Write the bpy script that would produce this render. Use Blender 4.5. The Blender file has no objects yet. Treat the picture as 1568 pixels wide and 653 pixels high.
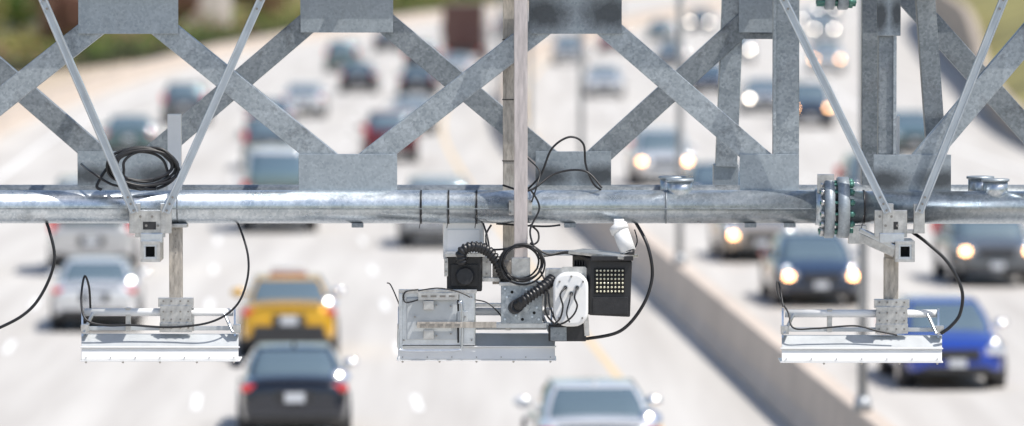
import bpy, bmesh, math, random
from mathutils import Vector, Matrix, Quaternion
random.seed(7)
S = bpy.context.scene
COL = S.collection

# ------------------------------------------------------------------ materials
def newmat(name):
    m = bpy.data.materials.new(name); m.use_nodes = True
    return m, m.node_tree, m.node_tree.nodes["Principled BSDF"]

def pbr(name, col, rough=.5, metal=0., var=.12, scale=6., bump=0., bscale=60., emit=None, es=0., coat=0., stretch=None, spec=None):
    m, nt, b = newmat(name)
    tc = nt.nodes.new("ShaderNodeTexCoord")
    mp = nt.nodes.new("ShaderNodeMapping")
    nt.links.new(tc.outputs["Object"], mp.inputs[0])
    if stretch: mp.inputs["Scale"].default_value = stretch
    n = nt.nodes.new("ShaderNodeTexNoise"); n.inputs["Scale"].default_value = scale
    n.inputs["Detail"].default_value = 6; n.inputs["Roughness"].default_value = .6
    nt.links.new(mp.outputs[0], n.inputs["Vector"])
    r = nt.nodes.new("ShaderNodeValToRGB")
    r.color_ramp.elements[0].position = .3; r.color_ramp.elements[1].position = .7
    r.color_ramp.elements[0].color = tuple(max(0, c*(1-var)) for c in col) + (1,)
    r.color_ramp.elements[1].color = tuple(min(1, c*(1+var)) for c in col) + (1,)
    nt.links.new(n.outputs["Fac"], r.inputs[0]); nt.links.new(r.outputs[0], b.inputs["Base Color"])
    b.inputs["Roughness"].default_value = rough; b.inputs["Metallic"].default_value = metal
    if coat: b.inputs["Coat Weight"].default_value = coat; b.inputs["Coat Roughness"].default_value = .06
    if spec is not None: b.inputs["Specular IOR Level"].default_value = spec
    if bump:
        n2 = nt.nodes.new("ShaderNodeTexNoise"); n2.inputs["Scale"].default_value = bscale
        nt.links.new(mp.outputs[0], n2.inputs["Vector"])
        bp = nt.nodes.new("ShaderNodeBump"); bp.inputs["Strength"].default_value = bump
        bp.inputs["Distance"].default_value = .01
        nt.links.new(n2.outputs["Fac"], bp.inputs["Height"]); nt.links.new(bp.outputs[0], b.inputs["Normal"])
    if emit:
        b.inputs["Emission Color"].default_value = emit + (1,); b.inputs["Emission Strength"].default_value = es
    return m

def galv(name, c0, c1, rough=.42, metal=.55, stain=.5, blobs=None):
    """hot-dip galvanised steel: spangle, streaks and soot stains"""
    m, nt, b = newmat(name); N = nt.nodes; Lk = nt.links
    tc = N.new("ShaderNodeTexCoord")
    v = N.new("ShaderNodeTexVoronoi"); v.inputs["Scale"].default_value = 55
    Lk.new(tc.outputs["Object"], v.inputs["Vector"])
    n = N.new("ShaderNodeTexNoise"); n.inputs["Scale"].default_value = 5; n.inputs["Detail"].default_value = 8; n.inputs["Roughness"].default_value = .7
    Lk.new(tc.outputs["Object"], n.inputs["Vector"])
    mx = N.new("ShaderNodeMix"); mx.data_type = 'FLOAT'; mx.inputs[0].default_value = .75
    Lk.new(v.outputs["Color"], mx.inputs[2]); Lk.new(n.outputs["Fac"], mx.inputs[3])
    r = N.new("ShaderNodeValToRGB"); r.color_ramp.elements[0].position = .32; r.color_ramp.elements[1].position = .68
    r.color_ramp.elements[0].color = c0 + (1,); r.color_ramp.elements[1].color = c1 + (1,)
    Lk.new(mx.outputs[0], r.inputs[0])
    n3 = N.new("ShaderNodeTexNoise"); n3.inputs["Scale"].default_value = 2.6; n3.inputs["Detail"].default_value = 9; n3.inputs["Roughness"].default_value = .76
    Lk.new(tc.outputs["Object"], n3.inputs["Vector"])
    r3 = N.new("ShaderNodeValToRGB"); r3.color_ramp.elements[0].position = .53; r3.color_ramp.elements[1].position = .72
    r3.color_ramp.elements[0].color = (0,0,0,1); r3.color_ramp.elements[1].color = (stain,)*3+(1,)
    Lk.new(n3.outputs["Fac"], r3.inputs[0])
    fac = r3.outputs[0]
    if blobs:
        for (bx, bz, rad) in blobs:
            sx = N.new("ShaderNodeSeparateXYZ"); Lk.new(tc.outputs["Generated"], sx.inputs[0])
            d = N.new("ShaderNodeVectorMath"); d.operation = 'DISTANCE'
            cb = N.new("ShaderNodeCombineXYZ"); Lk.new(sx.outputs[0], cb.inputs[0]); Lk.new(sx.outputs[2], cb.inputs[2])
            Lk.new(cb.outputs[0], d.inputs[0]); d.inputs[1].default_value = (bx, 0, bz)
            ad = N.new("ShaderNodeMath"); ad.operation = 'MULTIPLY_ADD'
            Lk.new(n3.outputs["Fac"], ad.inputs[0]); ad.inputs[1].default_value = -.6; Lk.new(d.outputs["Value"], ad.inputs[2])
            mr = N.new("ShaderNodeMapRange"); Lk.new(ad.outputs[0], mr.inputs[0])
            mr.inputs[1].default_value = rad-.26; mr.inputs[2].default_value = rad-.56; mr.inputs[3].default_value = 0; mr.inputs[4].default_value = .88
            mm = N.new("ShaderNodeMath"); mm.operation = 'MAXIMUM'; Lk.new(fac, mm.inputs[0]); Lk.new(mr.outputs[0], mm.inputs[1]); fac = mm.outputs[0]
    m2 = N.new("ShaderNodeMix"); m2.data_type = 'RGBA'
    Lk.new(fac, m2.inputs[0]); Lk.new(r.outputs[0], m2.inputs[6]); m2.inputs[7].default_value = (.06, .065, .07, 1)
    Lk.new(m2.outputs[2], b.inputs["Base Color"])
    b.inputs["Metallic"].default_value = metal
    mr2 = N.new("ShaderNodeMapRange"); Lk.new(n.outputs["Fac"], mr2.inputs[0]); mr2.inputs[3].default_value = rough-.12; mr2.inputs[4].default_value = rough+.18
    Lk.new(mr2.outputs[0], b.inputs["Roughness"])
    bp = N.new("ShaderNodeBump"); bp.inputs["Strength"].default_value = .25; bp.inputs["Distance"].default_value = .004
    Lk.new(n.outputs["Fac"], bp.inputs["Height"]); Lk.new(bp.outputs[0], b.inputs["Normal"])
    return m

M = {}
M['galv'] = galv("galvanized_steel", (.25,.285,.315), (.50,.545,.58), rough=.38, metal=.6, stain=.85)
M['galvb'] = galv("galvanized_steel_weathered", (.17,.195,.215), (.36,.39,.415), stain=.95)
M['plate'] = galv("gusset_plate_steel", (.27,.31,.345), (.45,.495,.53), stain=.4, blobs=[(.14,.35,.38),(.86,.35,.38)])
M['plate2'] = galv("gusset_plate_plain", (.29,.33,.365), (.45,.50,.535), stain=.45)
M['pipe'] = galv("chord_pipe_steel", (.40,.46,.51), (.70,.745,.78), rough=.28, metal=.85, stain=.5)
M['alu'] = pbr("aluminium_tube", (.62,.66,.71), .28, .85, .12, 14, .1, 90)
M['strut'] = pbr("strut_channel_steel", (.47,.52,.58), .33, .75, .14, 10, .1, 70, stretch=(.6,4,4))
M['alu2'] = pbr("aluminium_bracket", (.55,.55,.545), .34, .78, .24, 18, .1, 60)
M['pole'] = pbr("post_aluminium", (.62,.56,.55), .38, .6, .2, 9, .1, 60, stretch=(4,4,.6))
M['rust'] = pbr("post_weathered", (.46,.42,.37), .5, .5, .35, 12, .2, 60, stretch=(3,3,.8))
M['white'] = pbr("white_enamel", (.82,.82,.81), .36, 0, .05, 5, .05, 40, coat=.2)
M['whiteg'] = pbr("grey_enamel", (.52,.545,.56), .4, .25, .1, 6, .05, 40)
M['black'] = pbr("black_rubber", (.016,.016,.018), .4, 0, .3, 20)
M['blackm'] = pbr("black_powdercoat", (.02,.02,.022), .45, 0, .3, 25, .15, 120)
M['hole'] = pbr("dark_opening", (.008,.008,.008), .8)
M['bolt'] = pbr("green_zinc_bolt", (.10,.24,.20), .4, .5, .3, 30)
M['screw'] = pbr("steel_screw", (.30,.28,.26), .4, .8)
M['led'] = pbr("led_lens", (.72,.68,.52), .15, 0, .05, 5, coat=.6)
M['concrete'] = pbr("barrier_concrete", (.56,.475,.40), .85, 0, .16, .6, .2, 30)
M['wallc'] = pbr("wall_concrete", (.40,.335,.27), .9, 0, .2, .25, .2, 20)
M['grass'] = pbr("dry_grass", (.20,.18,.06), .95, 0, .6, .12, .3, 5)
M['gravel'] = pbr("sandy_verge", (.44,.36,.27), .95, 0, .2, .3)
M['ground'] = pbr("ground_soil", (.20,.18,.10), .95, 0, .4, .05)
M['linew'] = pbr("white_road_paint", (.80,.80,.78), .7, 0, .06, 4)
M['liney'] = pbr("yellow_road_paint", (.66,.50,.30), .7, 0, .08, 4)
M['lamp'] = pbr("lamp_pole_steel", (.34,.36,.38), .45, .5)

def road_mat():
    m, nt, b = newmat("road_concrete"); N = nt.nodes; Lk = nt.links
    tc = N.new("ShaderNodeTexCoord")
    mp = N.new("ShaderNodeMapping"); mp.inputs["Scale"].default_value = (1.2, .05, 1); Lk.new(tc.outputs["Object"], mp.inputs[0])
    n1 = N.new("ShaderNodeTexNoise"); n1.inputs["Scale"].default_value = 1.; n1.inputs["Detail"].default_value = 4; Lk.new(mp.outputs[0], n1.inputs["Vector"])
    n2 = N.new("ShaderNodeTexNoise"); n2.inputs["Scale"].default_value = 14; n2.inputs["Detail"].default_value = 8; Lk.new(tc.outputs["Object"], n2.inputs["Vector"])
    mx = N.new("ShaderNodeMix"); mx.data_type = 'FLOAT'; mx.inputs[0].default_value = .3
    Lk.new(n1.outputs["Fac"], mx.inputs[2]); Lk.new(n2.outputs["Fac"], mx.inputs[3])
    r = N.new("ShaderNodeValToRGB"); r.color_ramp.elements[0].position = .3; r.color_ramp.elements[1].position = .68
    r.color_ramp.elements[0].color = (.41,.385,.355,1); r.color_ramp.elements[1].color = (.57,.55,.515,1)
    Lk.new(mx.outputs[0], r.inputs[0]); Lk.new(r.outputs[0], b.inputs["Base Color"])
    b.inputs["Roughness"].default_value = .8
    return m
M['road'] = road_mat()
M['glass'] = pbr("car_glass", (.22,.30,.33), .07, .6, .05, 1, coat=1.)
M['tyre'] = pbr("tyre_rubber", (.02,.02,.02), .7)
M['rim'] = pbr("alloy_rim", (.5,.5,.52), .25, .9)
M['trim'] = pbr("dark_plastic_trim", (.03,.03,.032), .5)
M['chrome'] = pbr("chrome_trim", (.85,.85,.86), .12, 1., .02)
M['tail'] = pbr("tail_light_red", (.50,.02,.02), .2, 0, .1, 3, coat=1., emit=(1,.05,.03), es=.12)
M['amber'] = pbr("lit_amber_lamp", (.9,.5,.2), .2, 0, .05, 3, emit=(1,.50,.20), es=13)
M['head'] = pbr("headlight_glass", (.75,.77,.8), .12, .6, .05, 3, coat=1.)
M['headlit'] = pbr("lit_headlight", (.9,.88,.8), .2, 0, .05, 3, emit=(1,.88,.74), es=18)
M['platew'] = pbr("number_plate_white", (.55,.57,.60), .5)
_paint = {}
def paint(c):
    if c not in _paint:
        _paint[c] = pbr("car_paint_%d" % len(_paint), c, .2, .3, .04, 2, coat=1.)
    return _paint[c]

# ------------------------------------------------------------------ builders
def empty(name, loc=(0,0,0), rotz=0.):
    o = bpy.data.objects.new(name, None); o.empty_display_size = .3
    o.location = loc; o.rotation_euler = (0,0,rotz); COL.objects.link(o); return o
def par(o, p):
    if p is not None:
        o.parent = p
        o.matrix_parent_inverse = (Matrix.Translation(p.location) @ p.rotation_euler.to_matrix().to_4x4()).inverted()
def bmobj(name, bm, mats, parent=None, loc=None, rot=None, smooth=False, local=False):
    me = bpy.data.meshes.new(name); bm.normal_update(); bm.to_mesh(me); bm.free()
    if not isinstance(mats, (list, tuple)): mats = [mats]
    for m in mats: me.materials.append(m)
    if smooth:
        for p in me.polygons: p.use_smooth = True
    o = bpy.data.objects.new(name, me); COL.objects.link(o)
    if loc is not None: o.location = loc
    if rot is not None: o.rotation_mode = 'QUATERNION'; o.rotation_quaternion = rot
    if parent is not None:
        if local: o.parent = parent
        else: par(o, parent)
    return o
def box(name, c, s, mat, parent=None, rot=None, bev=.004, local=False):
    bm = bmesh.new(); bmesh.ops.create_cube(bm, size=1)
    for v in bm.verts: v.co = Vector((v.co.x*s[0], v.co.y*s[1], v.co.z*s[2]))
    b = min(bev, min(s)*.3)
    if b > 0: bmesh.ops.bevel(bm, geom=bm.edges[:], offset=b, segments=2, affect='EDGES', profile=.6)
    return bmobj(name, bm, mat, parent, c, rot, local=local)
def cyl(name, p0, p1, r, mat, parent=None, seg=32, r2=None, bev=0., local=False):
    p0 = Vector(p0); p1 = Vector(p1); d = p1-p0
    bm = bmesh.new()
    bmesh.ops.create_cone(bm, cap_ends=True, segments=seg, radius1=r, radius2=r if r2 is None else r2, depth=d.length)
    if bev: bmesh.ops.bevel(bm, geom=[e for e in bm.edges if len(e.link_faces)==2 and max(len(f.verts) for f in e.link_faces) > 4], offset=bev, segments=2, affect='EDGES')
    for f in bm.faces: f.smooth = len(f.verts) <= 4
    return bmobj(name, bm, mat, parent, (p0+p1)/2, d.to_track_quat('Z','Y'), local=local)

# gantry elevation drawing: 1 unit = 5 mm, drawing plane at y = G
G = 43.56; HC = 7.85; U = .005
def W(a, b, dy=0.):
    s = (G+dy)/G
    return Vector(((a-784)*U*s, G+dy, HC-(b+110)*U*s))
def rect(name, x0, y0, x1, y1, dy, depth, mat, parent, bev=.004, roty=0.):
    s = (G+dy)/G
    c = W((x0+x1)/2, (y0+y1)/2, dy); c.y += depth/2
    return box(name, c, (abs(x1-x0)*U*s, depth, abs(y1-y0)*U*s), mat, parent, Quaternion((0,1,0), roty) if roty else None, bev)
def beam(name, a, b, w, t, dy, mat, parent, bev=.006):
    p0 = W(a[0],a[1],a[2] if len(a)>2 else dy); p1 = W(b[0],b[1],b[2] if len(b)>2 else dy)
    d = p1-p0
    return box(name, (p0+p1)/2, (d.length, t, w*U), mat, parent, d.to_track_quat('X','Z'), bev)
def angle(name, a, b, w, dy, mat, parent):
    """steel channel: front web + two legs running back"""
    p0 = W(a[0],a[1],dy); p1 = W(b[0],b[1],dy); d = p1-p0; q = d.to_track_quat('X','Z')
    L = d.length; h = w*U; t = .014; dep = .12
    bm = bmesh.new()
    prof = [(-.0,-h/2),(-.0,h/2),(dep,h/2),(dep,h/2-t),(t,h/2-t),(t,-h/2+t),(dep*.9,-h/2+t),(dep*.9,-h/2)]
    A = [bm.verts.new((-L/2,y,z)) for y,z in prof]; B = [bm.verts.new((L/2,y,z)) for y,z in prof]
    n = len(prof)
    for i in range(n): bm.faces.new((A[i],A[(i+1)%n],B[(i+1)%n],B[i]))
    bm.faces.new(A[::-1]); bm.faces.new(B)
    bmesh.ops.recalc_face_normals(bm, faces=bm.faces[:])
    o = bmobj(name, bm, mat, parent, (p0+p1)/2, q)
    if d.x < 0: o.rotation_quaternion = (-d).to_track_quat('X','Z')
    bv = o.modifiers.new("b",'BEVEL'); bv.width = .005; bv.segments = 2
    return o
def catmull(pts, n=10):
    P = [pts[0]]+list(pts)+[pts[-1]]; out = []
    for i in range(1, len(P)-2):
        p0,p1,p2,p3 = [Vector(p) for p in P[i-1:i+3]]
        for k in range(n):
            t = k/n
            out.append(.5*((2*p1)+(-p0+p2)*t+(2*p0-5*p1+4*p2-p3)*t*t+(-p0+3*p1-3*p2+p3)*t**3))
    out.append(Vector(P[-1])); return out
def cable(name, pts, r, mat, parent=None, rib=False):
    P = catmull([W(*p) for p in pts], 12)
    if rib:
        tot = [0]
        for i in range(1,len(P)): tot.append(tot[-1]+(P[i]-P[i-1]).length)
        n = int(tot[-1]/.007); Q = []
        for k in range(n+1):
            s = tot[-1]*k/n; j = max(i for i in range(len(tot)) if tot[i] <= s+1e-9); j = min(j, len(P)-2)
            t = (s-tot[j])/max(1e-6, tot[j+1]-tot[j]); Q.append(P[j].lerp(P[j+1], t))
        P = Q
    c = bpy.data.curves.new(name,'CURVE'); c.dimensions = '3D'; c.bevel_depth = r; c.bevel_resolution = 4; c.use_fill_caps = True
    sp = c.splines.new('POLY'); sp.points.add(len(P)-1)
    for i,p in enumerate(P):
        sp.points[i].co = (*p,1)
        if rib: sp.points[i].radius = 1.0 if (i//2)%2 else .8
    sp.use_smooth = True
    c.materials.append(mat)
    o = bpy.data.objects.new(name, c); COL.objects.link(o); par(o, parent); return o

# ------------------------------------------------------------------ road alignment
KP = [(-80,11.9),(0,8.3),(60,5.7),(90,4.35),(116,3.2),(152,1.6),(173,.8),(220,-.6),(270,-.7),(325,.4),(360,2.2),(402,5.),(450,9.),(500,14.),(621,28.),(800,55.),(1000,95.),(1500,230.)]
def spl(K, d):
    if d <= K[0][0]: return K[0][1]
    for i in range(len(K)-1):
        if K[i][0] <= d <= K[i+1][0]:
            x0,y0 = K[i]; x1,y1 = K[i+1]
            m0 = (y1-K[i-1][1])/(x1-K[i-1][0]) if i > 0 else (y1-y0)/(x1-x0)
            m1 = (K[i+2][1]-y0)/(K[i+2][0]-x0) if i+2 < len(K) else (y1-y0)/(x1-x0)
            h = x1-x0; t = (d-x0)/h
            return (2*t**3-3*t*t+1)*y0+(t**3-2*t*t+t)*h*m0+(-2*t**3+3*t*t)*y1+(t**3-t*t)*h*m1
    return K[-1][1]
def xb(d): return spl(KP, d)
def heading(d): return math.atan2(-(xb(d+2)-xb(d-2)), 4)
def fn(o): return o if callable(o) else (lambda d: o)
def ribbon(bm, oL, oR, d0, d1, z, step=6.):
    oL = fn(oL); oR = fn(oR); n = max(1, int(math.ceil((d1-d0)/step))); prev = None
    for i in range(n+1):
        d = d0+(d1-d0)*i/n; x = xb(d)
        c = (bm.verts.new((x+oL(d), d, z)), bm.verts.new((x+oR(d), d, z)))
        if prev: bm.faces.new((prev[0],prev[1],c[1],c[0]))
        prev = c
def sweep(bm, prof, d0, d1, step=5., off=0., hf=None):
    n = int((d1-d0)/step); prev = None; offf = fn(off)
    for i in range(n+1):
        d = d0+(d1-d0)*i/n; x = xb(d)+offf(d); k = hf(d) if hf else 1.
        c = [bm.verts.new((x+a, d, b*k)) for a,b in prof]
        if prev:
            for j in range(len(prof)-1): bm.faces.new((prev[j],prev[j+1],c[j+1],c[j]))
        prev = c
RK = [(-80,17),(150,17),(200,18.6),(325,25.),(526,23.),(1500,23)]
def redge(d): return spl(RK, d)

bm = bmesh.new(); R = 6000
g = [bm.verts.new(p) for p in ((-R,-R,-.02),(R,-R,-.02),(R,R,-.02),(-R,R,-.02))]; bm.faces.new(g)
bmobj("ground", bm, M['ground'])
bm = bmesh.new(); ribbon(bm, -45, -18.6, -80, 1500, -.008); bmobj("verge", bm, M['gravel'])
bm = bmesh.new(); ribbon(bm, -18.8, lambda d: redge(d), -80, 1500, 0.); bmobj("road", bm, M['road'])
mk = empty("road_markings")
bm = bmesh.new(); ribbon(bm, -2.15,-2.0,-80,1200,.004); bmobj("edge_line_yellow", bm, M['liney'], mk)
bm = bmesh.new(); ribbon(bm, 1.25,1.40,-80,1200,.004); bmobj("edge_line_yellow_opposing", bm, M['liney'], mk)
bm = bmesh.new()
ribbon(bm, -16.8,-16.65,-80,1200,.004)
ribbon(bm, 16.0,16.15,-80,1200,.004)
for o in (-5.75,-9.4,-13.05,5.0,8.65,12.3):
    d = -70+ (abs(o)*1.7)%6
    while d < 900:
        ribbon(bm, o-.07, o+.07, d, d+3., .004, 3.); d += 12.2
bmobj("lane_lines", bm, M['linew'], mk)
bm = bmesh.new()
sweep(bm, [(0,0),(0,.08),(.12,.33),(.17,.92),(.19,.95),(.45,.95),(.47,.92),(.52,.33),(.64,.08),(.64,0)], -80, 1200)
bmobj("median_barrier", bm, M['concrete'])
bm = bmesh.new()
sweep(bm, [(0,0),(0,.1),(-.1,.3),(-.15,.8),(-.35,.8),(-.35,0)], -80, 1200, off=-18.8)
bmobj("roadside_barrier", bm, M['concrete'])
hk = [(-80,1.0),(190,1.0),(250,1.7),(330,3.6),(1500,3.6)]
bm = bmesh.new()
sweep(bm, [(0,0),(.03,.97),(-.05,.97),(-.05,1.0),(.4,1.0),(.4,0)], -80, 1200, off=redge, hf=lambda d: spl(hk,d))
bmobj("retaining_wall", bm, M['wallc'])
bm = bmesh.new(); prev = None
for i in range(90):
    d = -60+i*14; x = xb(d)+redge(d)+.45; row = []
    for k in range(14):
        u = k/13; z = spl(hk,d)*.8 + 14*(u**.9)+random.uniform(-.3,.3)*(u>0)
        row.append(bm.verts.new((x+u*50, d, z)))
    if prev:
        for k in range(13): bm.faces.new((prev[k],prev[k+1],row[k+1],row[k]))
    prev = row
bmobj("hillside", bm, M['grass'], smooth=True)

# street lamps on the median
for d in [46,81,116.4,152,187,222,257,292,327,362,400,440]:
    x = xb(d)+.25
    e = empty("street_lamp", (x,d,.95))
    cyl("pole", (x,d,1.15),(x,d,11.5), .075, M['lamp'], e, 16, .055)
    cyl("base", (x,d,.95),(x,d,1.17), .14, M['lamp'], e, 16, .11, .01)
    for s in (-1,1):
        cyl("arm", (x,d,11.3),(x+s*2.,d,11.8), .035, M['lamp'], e, 10)
        box("luminaire", (x+s*2.3,d,11.8), (.75,.3,.14), M['lamp'], e, bev=.04)

# ------------------------------------------------------------------ vegetation
def leafmat(name, c0, c1):
    m, nt, b = newmat(name); N = nt.nodes; Lk = nt.links
    oi = N.new("ShaderNodeNewGeometry")
    r = N.new("ShaderNodeValToRGB"); r.color_ramp.elements[0].color = c0+(1,); r.color_ramp.elements[1].color = c1+(1,)
    Lk.new(oi.outputs["Random Per Island"], r.inputs[0]); Lk.new(r.outputs[0], b.inputs["Base Color"])
    b.inputs["Roughness"].default_value = .6
    tr = N.new("ShaderNodeBsdfTranslucent"); Lk.new(r.outputs[0], tr.inputs[0])
    mx = N.new("ShaderNodeMixShader"); mx.inputs[0].default_value = .35
    out = [x for x in N if x.type == 'OUTPUT_MATERIAL'][0]
    Lk.new(b.outputs[0], mx.inputs[1]); Lk.new(tr.outputs[0], mx.inputs[2]); Lk.new(mx.outputs[0], out.inputs[0])
    return m
LM = [leafmat("leaves_green",(.05,.10,.02),(.20,.30,.07)), leafmat("leaves_olive",(.12,.13,.03),(.42,.38,.12)), leafmat("leaves_dark",(.02,.028,.014),(.07,.075,.04)), leafmat("leaves_russet",(.18,.09,.06),(.42,.24,.18))]
bark = pbr("bark", (.09,.065,.045), .9, 0, .3, 8)
def leaf(bm, p, s):
    q = Quaternion((random.gauss(0,1),random.gauss(0,1),random.gauss(0,1),random.gauss(0,1))).normalized()
    vs = [bm.verts.new(Vector(p)+q@Vector(v)*s) for v in ((-.5,0,0),(0,-.3,.08),(.5,0,0),(0,.3,.08))]
    return bm.faces.new(vs)
def tree_mesh(seed, h, r):
    random.seed(seed); bm = bmesh.new(); clumps = []
    def limb(p,q,r0,r1):
        d = q-p; rot = d.to_track_quat('Z','Y'); A=[];B=[]
        for i in range(7):
            a = i*math.tau/7; v = Vector((math.cos(a),math.sin(a),0))
            A.append(bm.verts.new(p+rot@(v*r0))); B.append(bm.verts.new(q+rot@(v*r1)))
        for i in range(7): f = bm.faces.new((A[i],A[(i+1)%7],B[(i+1)%7],B[i])); f.material_index = 0
    top = Vector((random.uniform(-.3,.3),random.uniform(-.3,.3),h*.5))
    limb(Vector((0,0,-.1)), top, .22, .13)
    for i in range(9):
        a = random.uniform(0,math.tau); q = Vector((math.cos(a)*r*random.uniform(.3,.8), math.sin(a)*r*random.uniform(.3,.8), h*random.uniform(.28,.9)))
        limb(top*random.uniform(.4,1.), q, .08, .03); clumps.append(q)
        for k in range(3): clumps.append(q+Vector((random.gauss(0,.7),random.gauss(0,.7),random.gauss(0,.5))))
    for c in clumps:
        cr = random.uniform(.6,1.2)
        for k in range(90):
            v = Vector((random.gauss(0,1),random.gauss(0,1),random.gauss(0,.7))).normalized()*cr*random.uniform(.5,1.05)
            leaf(bm, c+v, random.uniform(.22,.4)).material_index = 1
    return bm
tm = []
for i,(h,r) in enumerate([(6.,2.6),(7.5,3.),(5.,2.2),(4.2,2.2)]):
    bm = tree_mesh(20+i,h,r); me = bpy.data.meshes.new("tree"); bm.to_mesh(me); bm.free()
    me.materials.append(bark); me.materials.append(LM[(0,1,0,3)[i]]); tm.append(me)
random.seed(5)
for i in range(50):
    d = random.uniform(290,700); hx = -25-random.uniform(1,30)
    o = bpy.data.objects.new("deciduous_tree", tm[i%4]); COL.objects.link(o)
    o.location = (xb(d)+hx, d, 0); o.rotation_euler = (0,0,random.uniform(0,6.28)); s = random.uniform(.8,1.3); o.scale = (s,s,s)
for i in range(26):
    d = random.uniform(180,700); o = bpy.data.objects.new("deciduous_tree", tm[(i+1)%3]); COL.objects.link(o)
    u = random.uniform(.2,.95); o.location = (xb(d)+redge(d)+u*50, d, spl(hk,d)*.8+14*u**.9-.2); o.rotation_euler = (0,0,random.uniform(0,6.28))
HK = [(200,-37),(260,-31),(297,-26.8),(350,-20),(402,-16.),(450,-11.5),(500,-6.),(621,8),(800,34)]
def shrubs(name, mi, n, off, wid, h, ls, d0=200, d1=640, gap=False):
    bm = bmesh.new()
    for k in range(n):
        d = random.uniform(d0,d1)
        hh = h*(.65+.35*math.sin(d*.55)+.25*math.sin(d*.21+1))
        if gap and math.sin(d*.13+off)+.5*math.sin(d*.31) < -.1: continue
        v = Vector((random.gauss(0,.5)*wid, 0, abs(random.gauss(0,.5))*max(.2,hh)))
        leaf(bm, (spl(HK,d)-off+v.x, d, v.z), random.uniform(.6,1.3)*ls)
    return bmobj(name, bm, LM[mi])
shrubs("hedge", 2, 13000, .8, 1.0, 1.0, .35)
shrubs("shrubs", 0, 9000, 6, 4., 1.5, .45, gap=True)
shrubs("shrubs", 1, 9000, 12, 5., 1.8, .5, 220, 640, True)
shrubs("shrubs", 3, 5000, 9, 4., 1.4, .45, 220, 640, True)
bm = bmesh.new(); prev = None
for i in range(60):
    d = 180+i*12; x = spl(HK,min(d,799)); c = (bm.verts.new((x-.4,d,.006)), bm.verts.new((x-70,d,.006)))
    if prev: bm.faces.new((prev[0],c[0],c[1],prev[1]))
    prev = c
bmobj("grass_bank", bm, M['grass'])
wall_l = pbr("pale_masonry", (.56,.50,.47), .85, 0, .1, .5)
bld = empty("warehouse_building", (-40,440,0))
box("walls", (-40,440,2.6), (36,14,5.2), wall_l, bld, bev=.05)
box("roof", (-40,440,5.35), (37,15,.3), M['lamp'], bld, bev=.05)
for i in range(7):
    box("window", (-55+i*4.8,432.98,2.7), (2.2,.1,1.5), M['glass'], bld, bev=.02)
    box("window_sill", (-55+i*4.8,432.9,1.88), (2.5,.2,.12), M['lamp'], bld, bev=.01)

# ------------------------------------------------------------------ vehicles
SPEC = {
 'sedan': dict(L=4.7, W=1.82, st=[(-2.35,.66,.40,.84),(-2.30,.80,.28,.98),(-2.05,.87,.22,1.05),(-1.4,.905,.19,1.06),(-.6,.91,.19,.98),(.6,.91,.19,.97),(1.15,.905,.19,.98),(1.75,.88,.20,.88),(2.18,.80,.24,.76),(2.35,.60,.34,.62)],
     gh=(-1.78,1.22,.80,1.0,-1.0,.32,.60,1.42), tz=.86, hz=.68),
 'suv': dict(L=4.7, W=1.88, st=[(-2.35,.76,.42,.95),(-2.30,.88,.32,1.1),(-2.05,.92,.27,1.14),(-1.4,.94,.25,1.12),(-.6,.94,.25,1.08),(.6,.94,.25,1.07),(1.1,.93,.25,1.10),(1.75,.91,.26,1.02),(2.2,.84,.3,.9),(2.35,.68,.4,.72)],
     gh=(-2.24,1.2,.86,1.08,-1.9,.35,.68,1.70), tz=1.0, hz=.82),
 'van': dict(L=5.2, W=1.98, st=[(-2.6,.86,.42,1.05),(-2.57,.95,.32,1.2),(-2.2,.98,.28,1.24),(-1.4,.99,.27,1.22),(-.6,.99,.27,1.2),(.9,.99,.27,1.2),(1.5,.98,.27,1.2),(2.1,.95,.28,1.08),(2.5,.88,.32,.95),(2.6,.7,.42,.8)],
     gh=(-2.55,1.75,.93,1.18,-2.4,.95,.80,2.15), tz=1.05, hz=.85),
}
def loft_body(sp, k=1.):
    bm = bmesh.new(); rings = []
    half = [(0,0),(.6,0),(.86,.01),(.96,.13),(1,.38),(.99,.6),(.955,.82),(.86,.95),(.6,1.0),(0,1.02)]
    ring = half+[(-a,b) for a,b in half[-2:0:-1]]
    for (y,hw,z0,z1) in sp['st']:
        rings.append([bm.verts.new((a*hw, y, z0+(z1-z0)*b)) for a,b in ring])
    n = len(ring)
    for A,B in zip(rings, rings[1:]):
        for i in range(n):
            f = bm.faces.new((A[i],A[(i+1)%n],B[(i+1)%n],B[i])); f.smooth = True
            f.material_index = 1 if i in (0,1,2,n-1,n-2,n-3) else 0
    bm.faces.new(rings[0][::-1]); bm.faces.new(rings[-1])
    bmesh.ops.recalc_face_normals(bm, faces=bm.faces[:])
    return bm
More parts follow.
